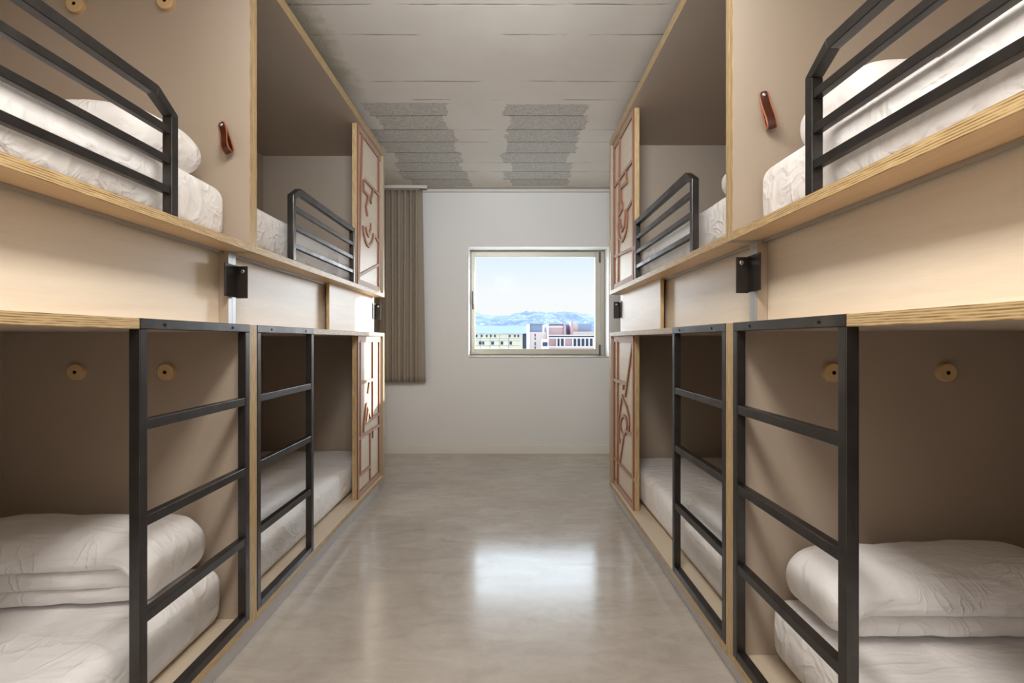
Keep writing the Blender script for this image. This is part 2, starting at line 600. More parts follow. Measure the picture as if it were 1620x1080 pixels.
LATTICE = {
 ('L', 'upper'): [[(1.526, 2.566), (1.446, 1.569)], [(1.971, 2.600), (1.971, 1.563)], [(1.557, 2.285), (2.0, 2.285)],
  [(1.567, 2.268), (1.567, 2.203), (1.684, 2.196), (1.624, 2.102), (1.662, 2.049)], [(1.808, 2.273), (1.747, 2.18), (1.768, 2.169)],
  [(1.552, 1.956), (1.567, 1.915), (1.611, 1.868), (1.655, 1.845), (1.700, 1.841), (1.771, 1.877), (1.810, 1.916), (1.827, 1.956)],
  [(1.622, 1.966), (1.648, 1.932), (1.697, 1.91)], [(1.754, 2.018), (1.754, 1.978), (1.724, 1.943)],
  [(1.878, 1.947), (1.986, 1.917)], [(1.474, 1.605), (2.0, 1.756)]],
 ('L', 'lower'): [[(1.482, 1.173), (1.482, 0.267)], [(1.801, 1.174), (1.801, 0.59)], [(1.986, 1.174), (1.986, 0.145)],
  [(1.482, 0.880), (1.82, 0.880)], [(1.712, 0.865), (1.677, 0.791)], [(1.638, 0.724), (1.578, 0.594), (1.567, 0.532)],
  [(1.643, 0.724), (1.747, 0.61)], [(1.689, 0.68), (1.645, 0.586)], [(1.434, 0.513), (2.025, 0.513)], [(1.633, 0.590), (2.006, 0.603)],
  [(1.74, 0.506), (1.74, 0.135)], [(1.813, 0.526), (1.813, 0.448)], [(1.434, 0.258), (1.747, 0.258)]],
 ('R', 'upper'): [[(2.006, 2.6), (2.006, 1.567)], [(1.813, 2.6), (1.875, 1.567)], [(2.028, 2.29), (1.428, 2.29)],
  [(1.631, 2.282), (1.605, 2.204), (1.789, 2.221), (1.775, 2.173), (1.789, 2.129), (1.734, 2.088), (1.734, 2.065), (1.861, 2.037)],
  [(1.605, 2.021), (1.587, 1.964), (1.600, 1.925), (1.631, 1.887), (1.685, 1.858), (1.748, 1.844), (1.800, 1.862), (1.846, 1.903), (1.875, 1.983)],
  [(1.656, 2.036), (1.656, 1.992), (1.681, 1.935), (1.748, 1.915), (1.789, 1.952), (1.803, 2.001)],
  [(1.451, 2.047), (1.605, 2.017)], [(2.026, 1.78), (1.417, 1.74)]],
 ('R', 'lower'): [[(2.01, 1.174), (2.01, 0.13)], [(1.89, 1.173), (1.89, 0.155)], [(2.026, 0.880), (1.668, 0.880)], [(1.707, 0.888), (1.715, 0.836)],
  [(1.451, 1.165), (1.656, 0.795)], [(1.748, 0.794), (1.775, 0.749), (1.861, 0.608), (1.852, 0.494), (1.813, 0.457)],
  [(1.748, 0.794), (1.707, 0.764), (1.618, 0.733), (1.556, 0.679), (1.544, 0.625), (1.556, 0.586)],
  [(1.609, 0.614), (1.621, 0.643), (1.655, 0.661), (1.702, 0.663), (1.75, 0.647), (1.786, 0.618), (1.799, 0.583), (1.786, 0.552), (1.75, 0.535), (1.702, 0.535), (1.655, 0.552), (1.621, 0.581), (1.609, 0.614)],
  [(1.656, 0.569), (1.428, 0.577)], [(1.707, 0.519), (1.818, 0.327)], [(2.01, 0.308), (1.417, 0.308)]],
}


def bunk(side, near, label):
    s = -1 if side == 'L' else 1
    X = 0.98 if side == 'L' else 0.751
    yd = 1.965 if side == 'L' else 1.745
    dep = 0.937 if side == 'L' else 0.985            # clear depth of the niche
    d = -1 if near else 1
    root = empty('bunk_bed', (s * X, yd, 0), label, 'bunk bed')

    def B(bm, u0, u1, v0, v1, z0, z1, mi=0):
        return box(bm, s * u0, s * u1, d * v0, d * v1, z0, z1, mi)

    def deck(name, z0, z1, top, bottom, notch):
        """horizontal board; the aisle edge is cut back where a steel rail replaces it"""
        bm = bmesh.new()
        mi = (1, 0, 2, 2, 2, 2)
        v0, v1 = 0.0265, LEN - 0.0405
        if notch:
            a, b = notch
            B(bm, 0.031, dep + 0.0, v0, v1, z0, z1, mi)
            if a > v0 + 0.004:
                B(bm, 0, 0.031, v0, a, z0, z1, mi)
            B(bm, 0, 0.031, b, v1, z0, z1, mi)
        else:
            B(bm, 0, dep, v0, v1, z0, z1, mi)
        return mesh_obj(name, bm, [top, bottom, 'ply_z'], root, bevel=0.0008, segs=1)

    def side_panel(v0, v1, ztop):
        bm = bmesh.new()
        mi = (2, 2, 0, 1, 0, 1)
        B(bm, 0, dep, v0, v1, ZB0, ZM1, mi)
        B(bm, 0.082, dep, v0, v1, ZM1, ZU0, (2, 2, 0, 3, 0, 3))
        B(bm, 0, dep, v0, v1, ZU0, ztop, mi)
        return mesh_obj('side_panel', bm, ['taupe', 'ply_y', 'taupe', 'alu'], root, bevel=0.0008, segs=1)

    LV0, LV1 = (0.030, 0.606)
    side_panel(0.0002, 0.0265, ZR0)
    side_panel(LEN - 0.0405, LEN, ZR0)
    one_b = bmesh.new()
    B(one_b, dep, dep + 0.02, 0.0002, LEN, ZB0, ZR0)
    mesh_obj('back_panel', one_b, 'taupe', root)
    deck('bottom_deck', ZB0, ZB1, 'sill', 'taupe', None)
    deck('middle_deck', ZM0, ZM1, 'maple', 'taupe', (LV0, LV1))
    deck('upper_deck', ZU0, ZU1, 'taupe', 'maple_shaded', None)
    bm = bmesh.new()
    B(bm, 0, dep + 0.02, 0.0002, LEN, ZR0, ZR1, (1, 0, 2, 2, 2, 2))
    mesh_obj('top_panel', bm, ['taupe', 'taupe', 'ply_z'], root, bevel=0.0008, segs=1)
    # strips of wood that make the bottom deck flush under the dividers
    bm = bmesh.new()
    B(bm, 0.032, dep, 0.0002, LEN - 0.06, 0, ZB0 - 0.0003)
    mesh_obj('plinth', bm, 'plinth', root)

    # locker fronts between the two decks
    bm = bmesh.new()
    B(bm, 0.118, 0.136, 0.0275, 1.10, ZM1, ZU0)
    mesh_obj('locker_panel', bm, 'maple', root, bevel=0.001)
    bm = bmesh.new()
    f = B(bm, 0.076, 0.096, 1.048, LEN - 0.041 if not near else LEN - 0.05, ZM1, ZU0 - 0.0005, (1, 1, 1, 0, 1, 0))
    mesh_obj('sliding_panel', bm, ['maple', 'ply_x'], root, bevel=0.001)
    bm = bmesh.new()
    B(bm, 0.098, 0.117, 0.0275, LEN - 0.045, ZU0 - 0.006, ZU0 - 0.0003)
    B(bm, 0.098, 0.101, 0.0275, LEN - 0.045, ZU0 - 0.011, ZU0 - 0.006)
    mesh_obj('channel', bm, 'alu', root)

    # black steel ladder frame closing the lower berth next to the divider
    lad = bpy.data.objects.new('ladder', None)
    lad.empty_display_size = 0.05
    COL.objects.link(lad)
    lad.parent = root
    lad['label'] = 'black steel ladder frame with three rungs'
    w = 0.029
    for a, b in ((LV0, LV0 + w), (LV1 - w, LV1)):
        bm = bmesh.new()
        B(bm, -0.001, w, a, b, ZB1 + 0.0003, ZM0)
        mesh_obj('post', bm, 'steel', lad, bevel=0.0022)
    bm = bmesh.new()
    B(bm, -0.001, 0.0305, LV0, LV1, ZM0, ZM1 + 0.001)
    mesh_obj('top_rail', bm, 'steel', lad, bevel=0.0022)
    bm = bmesh.new()
    B(bm, -0.001, w, LV0 + w, LV1 - w, ZB1 + 0.0003, ZB1 + w)
    B(bm, w, w + 0.012, LV0 + w, LV1 - w, ZB1 + 0.0003, ZB1 + 0.006)
    mesh_obj('bottom_rail', bm, 'steel', lad, bevel=0.0022)
    for zt in (0.955, 0.694, 0.433):
        bm = bmesh.new()
        B(bm, 0.001, w - 0.001, LV0 + w, LV1 - w, zt - 0.029, zt)
        mesh_obj('rung', bm, 'steel', lad, bevel=0.0022)
    for v in (LV0 + 0.12, LV1 - 0.10):
        bm = bmesh.new()
        lathe(bm, [(0, 0.0026), (0.0035, 0.0026), (0.0045, 0.0016), (0.0045, 0)], 12)
        o = mesh_obj('screw', bm, 'screw', lad, loc=(-s * 0.001, d * v, (ZM0 + ZM1) / 2))
        o.rotation_euler = (0, -s * math.pi / 2, 0)

    # guard rail of the upper berth, chamfered at the end towards the ladder
    g = bpy.data.objects.new('guard_rail', None)
    g.empty_display_size = 0.05
    COL.objects.link(g)
    g.parent = root
    g['label'] = 'black steel guard rail with chamfered corner'
    g0 = 0.446 if near else (0.366 if side == 'L' else 0.354)
    g1 = 1.40 if near else (1.300 if side == 'L' else 1.322)
    zt = ZU1 + 0.349
    cham_v, cham_z = 0.084, 0.050
    bm = bmesh.new()
    # post + chamfer + top rail as one mitred tube: outline in (v, z), extruded in u
    outer = [(g0, ZU1), (g0, zt - cham_z), (g0 + cham_v, zt), (g1, zt), (g1, ZU1)]
    inner = [(g0 + w, ZU1), (g0 + w, zt - cham_z - 0.012), (g0 + cham_v + 0.010, zt - w), (g1 - w, zt - w), (g1 - w, ZU1)]
    def prism(poly):
        bm = bmesh.new()
        A = [bm.verts.new((s * 0.0, d * v, z)) for v, z in poly]
        Bv = [bm.verts.new((s * w, d * v, z)) for v, z in poly]
        bm.faces.new(A)
        bm.faces.new(list(reversed(Bv)))
        n = len(poly)
        for i in range(n):
            bm.faces.new((A[i], A[(i + 1) % n], Bv[(i + 1) % n], Bv[i]))
        return bm
    bm.free()
    mesh_obj('post', prism([outer[0], outer[1], inner[1], inner[0]]), 'steel', g, bevel=0.002)
    mesh_obj('corner', prism([outer[1], outer[2], inner[2], inner[1]]), 'steel', g, bevel=0.002)
    mesh_obj('top_rail', prism([outer[2], outer[3], inner[3], inner[2]]), 'steel', g, bevel=0.002)
    mesh_obj('post', prism([outer[3], outer[4], inner[4], inner[3]]), 'steel', g, bevel=0.002)
    for zc in (2.613 - 0.834, 1.692, 1.605):
        bm = bmesh.new()
        B(bm, 0.004, w - 0.004, g0 + w, g1 - w, zc - 0.011, zc + 0.011)
        mesh_obj('bar', bm, 'steel', g, bevel=0.0018)

    # angle bracket at the mouth of the locker
    def bracket(v0, v1, fl):
        bm = bmesh.new()
        z0, z1 = H + 0.164, H + 0.288
        B(bm, 0.070, 0.074, v0, v1, z0, z1)
        B(bm, 0.030, 0.074, v1 - 0.004 if fl else v0, v1 if fl else v0 + 0.004, z0 - 0.002, z1 - 0.002)
        o = mesh_obj('angle_bracket', bm, 'bracket', root, bevel=0.0016)
        o['label'] = 'black steel angle bracket with a screw hole'
        bm = bmesh.new()
        lathe(bm, [(0, 0.002), (0.006, 0.002), (0.008, 0.001), (0.008, 0)], 16)
        c = mesh_obj('screw', bm, 'chrome', o)  # no real screw: pale disc imitating the bright view through a hole
        vv = (v1 - 0.004 if fl else v0)
        yy = d * vv - 0.0 if d > 0 else d * vv
        # the disc sits on the flange face turned towards the camera end of the room
        ycam = min(d * (v1 - 0.004 if fl else v0), d * (v1 if fl else v0 + 0.004))
        c.location = (s * 0.050, ycam, z1 - 0.022)
        c.rotation_euler = (math.pi / 2, 0, 0)

    if near:
        # plate on the near unit, flange at the joint
        bm = None
        bracket(-0.018, 0.072, False)
        # leather strap and pegs on the taupe divider
        yf = d * 0.0265
        if side == 'L':
            pegs = [(0.649, 1.049), (0.311, 1.049), (0.652, 2.432), (0.312, 2.444)]
            st = (0.1015, 1.980, -0.37, -0.30)
        else:
            pegs = [(0.329, 1.061), (0.709, 1.061)]
            st = (0.1026, 1.988, -0.17, -0.45)
        for u, zz in pegs:
            bm = bmesh.new()
            lathe(bm, [(0, 0.008), (0.0065, 0.008), (0.0065, 0.019), (0.0290, 0.019), (0.0310, 0.017), (0.0310, 0.0)], 40,
                  [1, 1, 0, 0, 0])
            o = mesh_obj('wall_peg', bm, ['peg', 'hole'], root, loc=(s * u, yf, zz))
            o.rotation_euler = (math.pi / 2, 0, 0)
            o['label'] = 'round pale wooden peg with a dark centre hole'
            md = o.modifiers.new('b', 'BEVEL'); md.width = 0.0012; md.segments = 2; md.limit_method = 'ANGLE'
        u, zz, tilt, turn = st
        path = [(0.0045, 0.012), (0.0045, 0), (0.0055, -0.016), (0.010, -0.034), (0.018, -0.054), (0.026, -0.072), (0.0305, -0.088),
                (0.030, -0.100), (0.024, -0.109), (0.015, -0.110), (0.008, -0.103), (0.0045, -0.090), (0.0028, -0.070), (0.0018, -0.045), (0.0016, -0.015), (0.0016, 0.012)]
        bm = bmesh.new()
        wd, th = 0.031, 0.0022
        rows = []
        P = [Vector(p) for p in path]
        for i, p in enumerate(P):
            tdir = (P[min(i + 1, len(P) - 1)] - P[max(i - 1, 0)]).normalized()
            nrm = Vector((-tdir.y, tdir.x)) * (th / 2)
            ww = wd / 2 * (0.86 if i in (0, len(P) - 1) else 1.0)
            lo, hi = p - nrm, p + nrm
            rows.append([bm.verts.new((sx * ww, -q.x, q.y)) for sx, q in ((-1, lo), (1, lo), (1, hi), (-1, hi))])
        for a, b in zip(rows, rows[1:]):
            for i in range(4):
                fq = bm.faces.new((a[i], a[(i + 1) % 4], b[(i + 1) % 4], b[i]))
                fq.material_index = 1 if i in (1, 3) else 0
        bm.faces.new(rows[0]); bm.faces.new(rows[-1])
        o = mesh_obj('strap_handle', bm, ['leather', 'leather_edge'], root, loc=(s * u, yf - 0.0035, zz))
        o.rotation_euler = (0, tilt, turn * 0.6)
        o.scale = (1.15, 1.15, 1.12)
        sb = o.modifiers.new('sub', 'SUBSURF'); sb.levels = 2; sb.render_levels = 2
        for e in o.data.edges:
            pass
        o['label'] = 'brown leather strap loop fixed with a chrome screw'
        bm = bmesh.new()
        lathe(bm, [(0, 0.0045), (0.002, 0.0045), (0.0048, 0.0035), (0.0060, 0.0015), (0.0060, 0)], 24)
        c = mesh_obj('screw', bm, 'chrome', o, loc=(0, -0.0058, 0), smooth=True)
        c.rotation_euler = (math.pi / 2, 0, 0)
    else:
        bracket(LEN - 0.075, LEN + 0.004, True)
        # maple end screens with raised terracotta lattice
        for lev, z0, z1 in (('lower', ZB1, ZM0), ('upper', ZU1, ZR0)):
            v0, v1 = 1.420, LEN - 0.041
            bm = bmesh.new()
            B(bm, 0.027, 0.056, v0, v1, z0 + 0.0005, z1 - 0.0005, (1, 1, 1, 0, 1, 0))
            sc = mesh_obj('end_screen', bm, ['maple', 'ply_x'], root, bevel=0.001)
            sc['label'] = lev + ' maple screen with raised terracotta lattice lines'
            bm = bmesh.new()
            hgt, wd = 0.012, 0.021
            def strip(pts, wd=wd, h=hgt):
                pts = [Vector(p) for p in pts]
                closed = (pts[0] - pts[-1]).length < 1e-6
                n = len(pts)
                rows = []
                for i, p in enumerate(pts):
                    if closed:
                        a = pts[(i - 1) % (n - 1)] if i > 0 else pts[n - 2]
                        b = pts[(i + 1) % (n - 1)] if i < n - 1 else pts[1]
                    else:
                        a, b = pts[max(i - 1, 0)], pts[min(i + 1, n - 1)]
                    d1 = (p - a).normalized() if (p - a).length > 1e-9 else None
                    d2 = (b - p).normalized() if (b - p).length > 1e-9 else None
                    d1 = d1 or d2; d2 = d2 or d1
                    tt = (d1 + d2).normalized()
                    nn = Vector((-tt.y, tt.x))
                    k = wd / 2 / max(0.45, nn.dot(Vector((-d1.y, d1.x))))
                    rows.append([bm.verts.new((s * uu, d * q.x, q.y)) for uu, q in
                                 ((0.0268, p - nn * k), (0.0268, p + nn * k), (0.0268 - h, p + nn * k), (0.0268 - h, p - nn * k))])
                for a, b in zip(rows, rows[1:]):
                    for i in range(4):
                        fq = bm.faces.new((a[i], a[(i + 1) % 4], b[(i + 1) % 4], b[i]))
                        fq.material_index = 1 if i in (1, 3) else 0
                if not closed:
                    bm.faces.new(rows[0]); bm.faces.new(rows[-1])
            e = 0.016
            strip([(v0 + e, z0 + 0.001), (v0 + e, z1 - 0.001)], 0.030, 0.010)
            strip([(v0 + 0.03, z0 + 0.022), (v1, z0 + 0.022)], 0.042, 0.0095)
            strip([(v0 + 0.03, z1 - 0.022), (v1, z1 - 0.022)], 0.042, 0.0095)
            for k, pl in enumerate(LATTICE[(side, lev)]):
                strip(pl, wd, hgt - 0.0004 * k)
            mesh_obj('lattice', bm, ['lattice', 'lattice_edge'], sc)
    return root


bunk('L', True, 'nearer left plywood bunk unit with the tilted leather strap and four wooden pegs')
bunk('L', False, 'farther left plywood bunk unit whose lattice screens stand beside the curtain')
bunk('R', True, 'nearer right plywood bunk unit with the hanging leather strap and two wooden pegs')
bunk('R', False, 'farther right plywood bunk unit whose lattice screens stand beside the window')


# ---------------------------------------------------------------- bedding
def mattress(side, near, upper, label):
    s = -1 if side == 'L' else 1
    X = 0.98 if side == 'L' else 0.751
    yd = 1.965 if side == 'L' else 1.745
    dep = 0.937 if side == 'L' else 0.985
    d = -1 if near else 1
    u0 = (0.085 if upper else 0.098)
    if side == 'R' and not upper:
        u0 = 0.125 if near else 0.095
    u1 = dep - 0.006
    v0, v1 = 0.034, 2.005
    z0 = (ZU1 if upper else ZB1) + 0.0008
    th = 0.205
    hx, hy, hz = (u1 - u0) / 2, (v1 - v0) / 2, th / 2
    sd = (1 if side == 'L' else 2) * 3.1 + (5 if near else 0) + (11 if upper else 0)
    def disp(p):
        n1 = noise.noise((p.x * 2.2 + sd, p.y * 1.6, p.z * 2.0)) * 0.010
        n2 = noise.noise((p.x * 9 + sd, p.y * 5, p.z * 8)) * 0.0035
        top = max(0.0, p.z / hz)
        bul = 0.008 * (1 - (p.x / hx) ** 2) * (1 - (p.y / hy) ** 2) * top
        q = p.copy()
        q.z += (n1 + n2 + bul) * (top + 0.02)
        side_f = 1 - abs(p.z / hz) ** 2
        q.x += (n1 * 0.7 + n2) * side_f * 0.8
        if p.x * s < 0:
            q.x -= s * 0.006 * side_f          # belly towards the aisle
        # a little tuck along the bottom hem
        hem = max(0.0, -p.z / hz - 0.4)
        q.x *= 1 - 0.012 * hem
        q.y *= 1 - 0.004 * hem
        q.x = max(-hx + 0.0, min(hx, q.x)) if p.x * s > 0 else q.x
        q.z = max(q.z, -hz)
        return q
    bm = bmesh.new()
    rounded(bm, hx, hy, hz, 0.045, 0.035, disp, 0.05)
    o = mesh_obj('mattress', bm, 'linen', loc=(s * (X + (u0 + u1) / 2), yd + d * (v0 + v1) / 2, z0 + hz), smooth=True)
    return tag(o, label, 'mattress', 'white sheeted mattresses in the bunks')


mattress('L', True, False, 'white mattress in the lower nearer left berth, under a folded duvet behind the ladder')
mattress('R', True, False, 'white mattress in the lower nearer right berth, under a folded duvet behind the ladder')
mattress('L', True, True, 'white mattress in the upper nearer left berth, beneath the tilted leather strap')
mattress('R', True, True, 'white mattress in the upper nearer right berth, beneath the straight hanging leather strap')
mattress('L', False, False, 'bare white mattress in the lower farther left berth, on the curtain side')
mattress('R', False, False, 'bare white mattress in the lower farther right berth, on the window side')
mattress('L', False, True, 'bare white mattress in the upper farther left berth, behind the short guard rail')
mattress('R', False, True, 'white mattress in the upper farther right berth, with a duvet corner showing on it')


def duvet(loc, rot, hx, hy, lobes, label, seed, cap=None):
    """folded duvet: stacked soft layers joined into one cloth body"""
    bm = bmesh.new()
    z = 0.0
    n_l = len(lobes)
    for k, (th, fx, fy, oy, lip) in enumerate(lobes):
        b2 = bmesh.new()
        a, b, c = hx * fx, hy * fy, th / 2
        ox = 0.0
        if cap and k < n_l - 1:
            ox = -cap[0] * 0.018
        sd = seed + 3.7 * k
        topmost = k == n_l - 1
        def disp(p, a=a, b=b, c=c, sd=sd, lip=lip, topmost=topmost):
            q = p.copy()
            t = max(0.0, p.z / c)
            n1 = noise.noise((p.x * 3.0 + sd, p.y * 4.0, 0.3 * sd))
            n2 = noise.noise((p.x * 10 + sd, p.y * 7 + p.z * 6, sd))
            n3 = noise.noise((p.x * 26 + sd, p.y * 9 + p.z * 20, sd * 2))
            ex, ey = abs(p.x / a), abs(p.y / b)
            crown = (1 - ex ** 4) * (1 - ey ** 3)
            if topmost:
                q.z += t * (0.030 * crown + 0.016 * n1 + 0.004 * n2)
                q.z -= t * 0.020 * max(0, ex - 0.75) * 4
            else:
                q.z += t * 0.006 * n1
            q.z += 0.004 * n2 + 0.002 * n3
            edge = max(ex, ey) ** 6
            q.y += edge * (0.016 * n1 + 0.008 * n2 + 0.003 * n3)
            q.x += edge * (0.018 * n1 + 0.008 * n2 + 0.003 * n3)
            if cap and topmost:
                # the outer layer folds down over the aisle end
                w = (p.x * cap[0] / a - 0.70) / 0.25
                w = max(0.0, min(1.0, w)); w = w * w * (3 - 2 * w)
                low = max(0.0, min(1.0, 0.5 - 0.5 * p.z / c))
                q.z -= cap[1] * w * low
                q.x += cap[0] * 0.012 * w * low * (0.5 + n1)
            if p.y < -0.55 * b and p.z < 0:
                w = min(1.0, (-0.55 * b - p.y) / (0.4 * b))
                q.z -= lip * w * (0.8 + 0.9 * n1 + 0.7 * n2)
                q.y -= lip * 0.5 * w
            return q
        rounded(b2, a, b, c, min(0.06, c * 1.25), 0.018, disp, c * 0.95)
        bmesh.ops.translate(b2, verts=b2.verts[:], vec=(ox, oy, z + c))
        me = bpy.data.meshes.new('tmp')
        b2.to_mesh(me); b2.free()
        bm.from_mesh(me)
        bpy.data.meshes.remove(me)
        z += th * 0.93
    zmin = min(v.co.z for v in bm.verts)
    bmesh.ops.translate(bm, verts=bm.verts[:], vec=(0, 0, -zmin))
    o = mesh_obj('folded_duvet', bm, 'linen', loc=loc, smooth=True)
    o.rotation_euler = (0, 0, rot)
    return tag(o, label, 'duvet', 'folded white duvets on the mattresses')


ZL, ZH = ZB1 + 0.219, ZU1 + 0.219
duvet((-1.502, 1.725, ZL), 0.10, 0.385, 0.150, [(0.050, 0.97, 0.96, 0.0, 0.0), (0.065, 0.985, 0.97, 0.004, 0.004), (0.085, 1.0, 1.0, 0.0, 0.012)],
      'folded white duvet in the lower left berth, its layered edge beside the ladder post', 2.3, cap=(1, 0.105))
duvet((1.285, 1.545, ZL), 0.0, 0.395, 0.140, [(0.062, 0.93, 0.95, 0.004, 0.0), (0.105, 1.0, 1.0, 0.0, 0.010)],
      'folded white duvet in the lower right berth, top layer overhanging a recessed lower layer', 7.9, cap=(-1, 0.055))
duvet((-1.470, 1.725, ZH), -0.03, 0.365, 0.155, [(0.150, 1.0, 1.0, 0.0, 0.0)],
      'folded white duvet on the upper left mattress, below the tilted leather strap', 12.4)
duvet((1.275, 1.485, ZH), 0.0, 0.365, 0.160, [(0.155, 1.0, 1.0, 0.0, 0.0)],
      'folded white duvet on the upper right mattress, below the straight leather strap', 17.2)
duvet((1.265, 2.000, ZH), 0.0, 0.385, 0.165, [(0.130, 1.0, 1.0, 0.0, 0.0)],
      'white duvet corner peeking past the upright plywood edge in the far right upper berth', 22.6)

# ---------------------------------------------------------------- outdoors
def P(px, y, D):
    return ((px - 805) * D / 810.0, D, H + (538 - y) * D / 810.0)


def building(name, label, origin):
    return empty(name, origin, label, 'building')


def blk(root, name, x0, x1, y0, y1, z0, z1, mat):
    l = root.location
    return one_box(name, (x0 - l.x, x1 - l.x, y0 - l.y, y1 - l.y, z0 - l.z, z1 - l.z), mat, root)


GZ = -17.0
# measured in metres at the distance D from the eye (scale k)
D = 90.0; k = D / 810
r = building('long_building', 'long low cream building with a pale blue pitched roof below the hills', ((-20.0) * 0.5, D, GZ))
fx0, fx1 = -22.0, (834 - 805) * k
blk(r, 'wall', fx0, fx1 - 0.8, D, D + 14, GZ, H + (538 - 527.5) * k, 'o_cream')
blk(r, 'end_wall', fx1 - 0.8, fx1, D + 0.3, D + 14, GZ, H + (538 - 527.5) * k, 'o_dark')  # glassy end face, its shadow put into the dark colour
bm = bmesh.new()
ez, rz_ = H + (538 - 527.5) * k, H + (538 - 515) * (D + 7) / 810
pts = [(D - 0.4, ez), (D + 7, rz_), (D + 14.4, ez)]
A = [bm.verts.new((fx0, y, zz)) for y, zz in pts]
Bv = [bm.verts.new((fx1, y, zz)) for y, zz in pts]
bm.faces.new(A); bm.faces.new(Bv[::-1])
for i in range(3):
    bm.faces.new((A[i], A[(i + 1) % 3], Bv[(i + 1) % 3], Bv[i]))
bmesh.ops.translate(bm, verts=bm.verts[:], vec=-r.location)
mesh_obj('roof', bm, 'o_roof', r)
for px in (745, 754, 762.4, 770, 776.4, 783, 806.5, 814.4, 820):
    blk(r, 'window', (px - 1.3 - 805) * k, (px + 1.3 - 805) * k, D - 0.04, D + 0.2, H + (538 - 533.2) * k, H + (538 - 529.4) * k, 'o_dark')
for a, b in ((740, 744), (757.5, 762), (763, 766), (777, 781.5), (792, 796), (806, 810)):
    blk(r, 'window', (a - 805) * k, (b - 805) * k, D - 0.04, D + 0.2, H + (538 - 545) * k, H + (538 - 540) * k, 'o_dark')
for px in (760, 775.3, 790, 804.5):
    blk(r, 'seam', (px - 0.25 - 805) * k, (px + 0.25 - 805) * k, D - 0.03, D + 0.2, GZ, H + (538 - 528) * k, 'o_seam')
for y in (535.5, 539, 546.5):
    blk(r, 'seam', fx0, (822 - 805) * k, D - 0.03, D + 0.2, H + (538 - y - 0.25) * k, H + (538 - y + 0.25) * k, 'o_seam')

D = 80.0; k = D / 810
x0, x1 = (838 - 805) * k, (864.2 - 805) * k
r = building('stair_block', 'pinkish middle building with a blue-grey rooftop box and narrow stacked windows', ((x0 + x1) / 2, D, GZ))
blk(r, 'wall', x0, x1, D, D + 12, GZ, H + (538 - 525) * k, 'o_pink')
blk(r, 'white_edge', (834 - 805) * k, x0, D - 0.3, D + 3, GZ, H + (538 - 512.5) * k, 'o_white')
blk(r, 'rooftop_box', x0 + 0.02, (858.5 - 805) * k, D + 0.4, D + 6, H + (538 - 525) * k, H + (538 - 513) * k, 'o_metal')
blk(r, 'roof', (838 - 805) * k, (860 - 805) * k, D + 0.2, D + 6.4, H + (538 - 513) * k, H + (538 - 511.6) * k, 'o_seam')
for ya, yb in ((528, 532), (534, 537), (541, 546), (548, 553)):
    blk(r, 'window', (845.6 - 805) * k, (847.6 - 805) * k, D - 0.04, D + 0.2, H + (538 - yb) * k, H + (538 - ya) * k, 'o_dark')
blk(r, 'annex', (856 - 805) * k, (864 - 805) * k, D - 3, D, GZ, H + (538 - 536) * k, 'o_white')
blk(r, 'annex_glazing', (856.3 - 805) * k, (863.8 - 805) * k, D - 3.05, D - 2.9, H + (538 - 547) * k, H + (538 - 541) * k, 'o_dark')

D = 80.0; k = D / 810
X = lambda px: (px - 805) * k
Zy = lambda y: H + (538 - y) * k
r = building('brick_building', 'brick office building with white bands and columns on the right', (X(915), D, GZ))
blk(r, 'wall', X(867), X(990), D + 0.5, D + 14, GZ, Zy(530), 'o_brick')
blk(r, 'white_edge', X(864.8), X(867.8), D - 0.4, D + 10, GZ, Zy(512), 'o_white')
blk(r, 'upper_block', X(868), X(891.5), D + 0.6, D + 9, Zy(530), Zy(513), 'o_brick')
blk(r, 'band', X(868), X(891.5), D + 0.5, D + 0.7, Zy(517.8), Zy(515.8), 'o_white')
blk(r, 'roof', X(867.5), X(892), D + 0.45, D + 9.2, Zy(513.4), Zy(512.4), 'o_dark')
blk(r, 'chimney', X(892), X(896), D + 0.4, D + 3, Zy(530), Zy(512), 'o_brick')
blk(r, 'rooftop_box', X(897), X(903), D + 2.5, D + 6, Zy(530), Zy(512.5), 'o_metal')
blk(r, 'chimney', X(903.6), X(907.2), D + 0.4, D + 3, Zy(530), Zy(508), 'o_brick')
blk(r, 'lift_tower', X(908), X(917), D + 1.2, D + 5, Zy(530), Zy(511.5), 'o_pink')
blk(r, 'rooftop_box', X(917), X(937.6), D + 1.0, D + 7, Zy(530), Zy(512), 'o_metal')
blk(r, 'parapet', X(907), X(990), D + 0.3, D + 0.9, Zy(529.5), Zy(524.3), 'o_beige')
blk(r, 'band', X(867.8), X(990), D, D + 0.8, Zy(531), Zy(529.3), 'o_white')
blk(r, 'window_strip', X(867.8), X(990), D + 0.3, D + 0.6, Zy(533.2), Zy(531), 'o_dark')
blk(r, 'band', X(867.8), X(990), D, D + 0.8, Zy(535.4), Zy(533.2), 'o_white')
for a, b in ((882, 884.5), (888.5, 891.5), (908, 911), (914.5, 917.5), (921, 924), (927.5, 930.5), (934, 937), (941, 944), (948, 951), (955, 958)):
    blk(r, 'window', X(a), X(b), D + 0.3, D + 0.6, Zy(547.4), Zy(535.4), 'o_dark')
for px in (881, 886.5, 893, 906.5, 912.8, 919.2, 925.8, 932.2, 939, 946, 953):
    blk(r, 'column', X(px - 0.9), X(px + 0.9), D + 0.05, D + 0.5, Zy(547.4), Zy(535.4), 'o_white')
blk(r, 'band', X(867.8), X(990), D, D + 0.8, Zy(549.6), Zy(547.4), 'o_white')

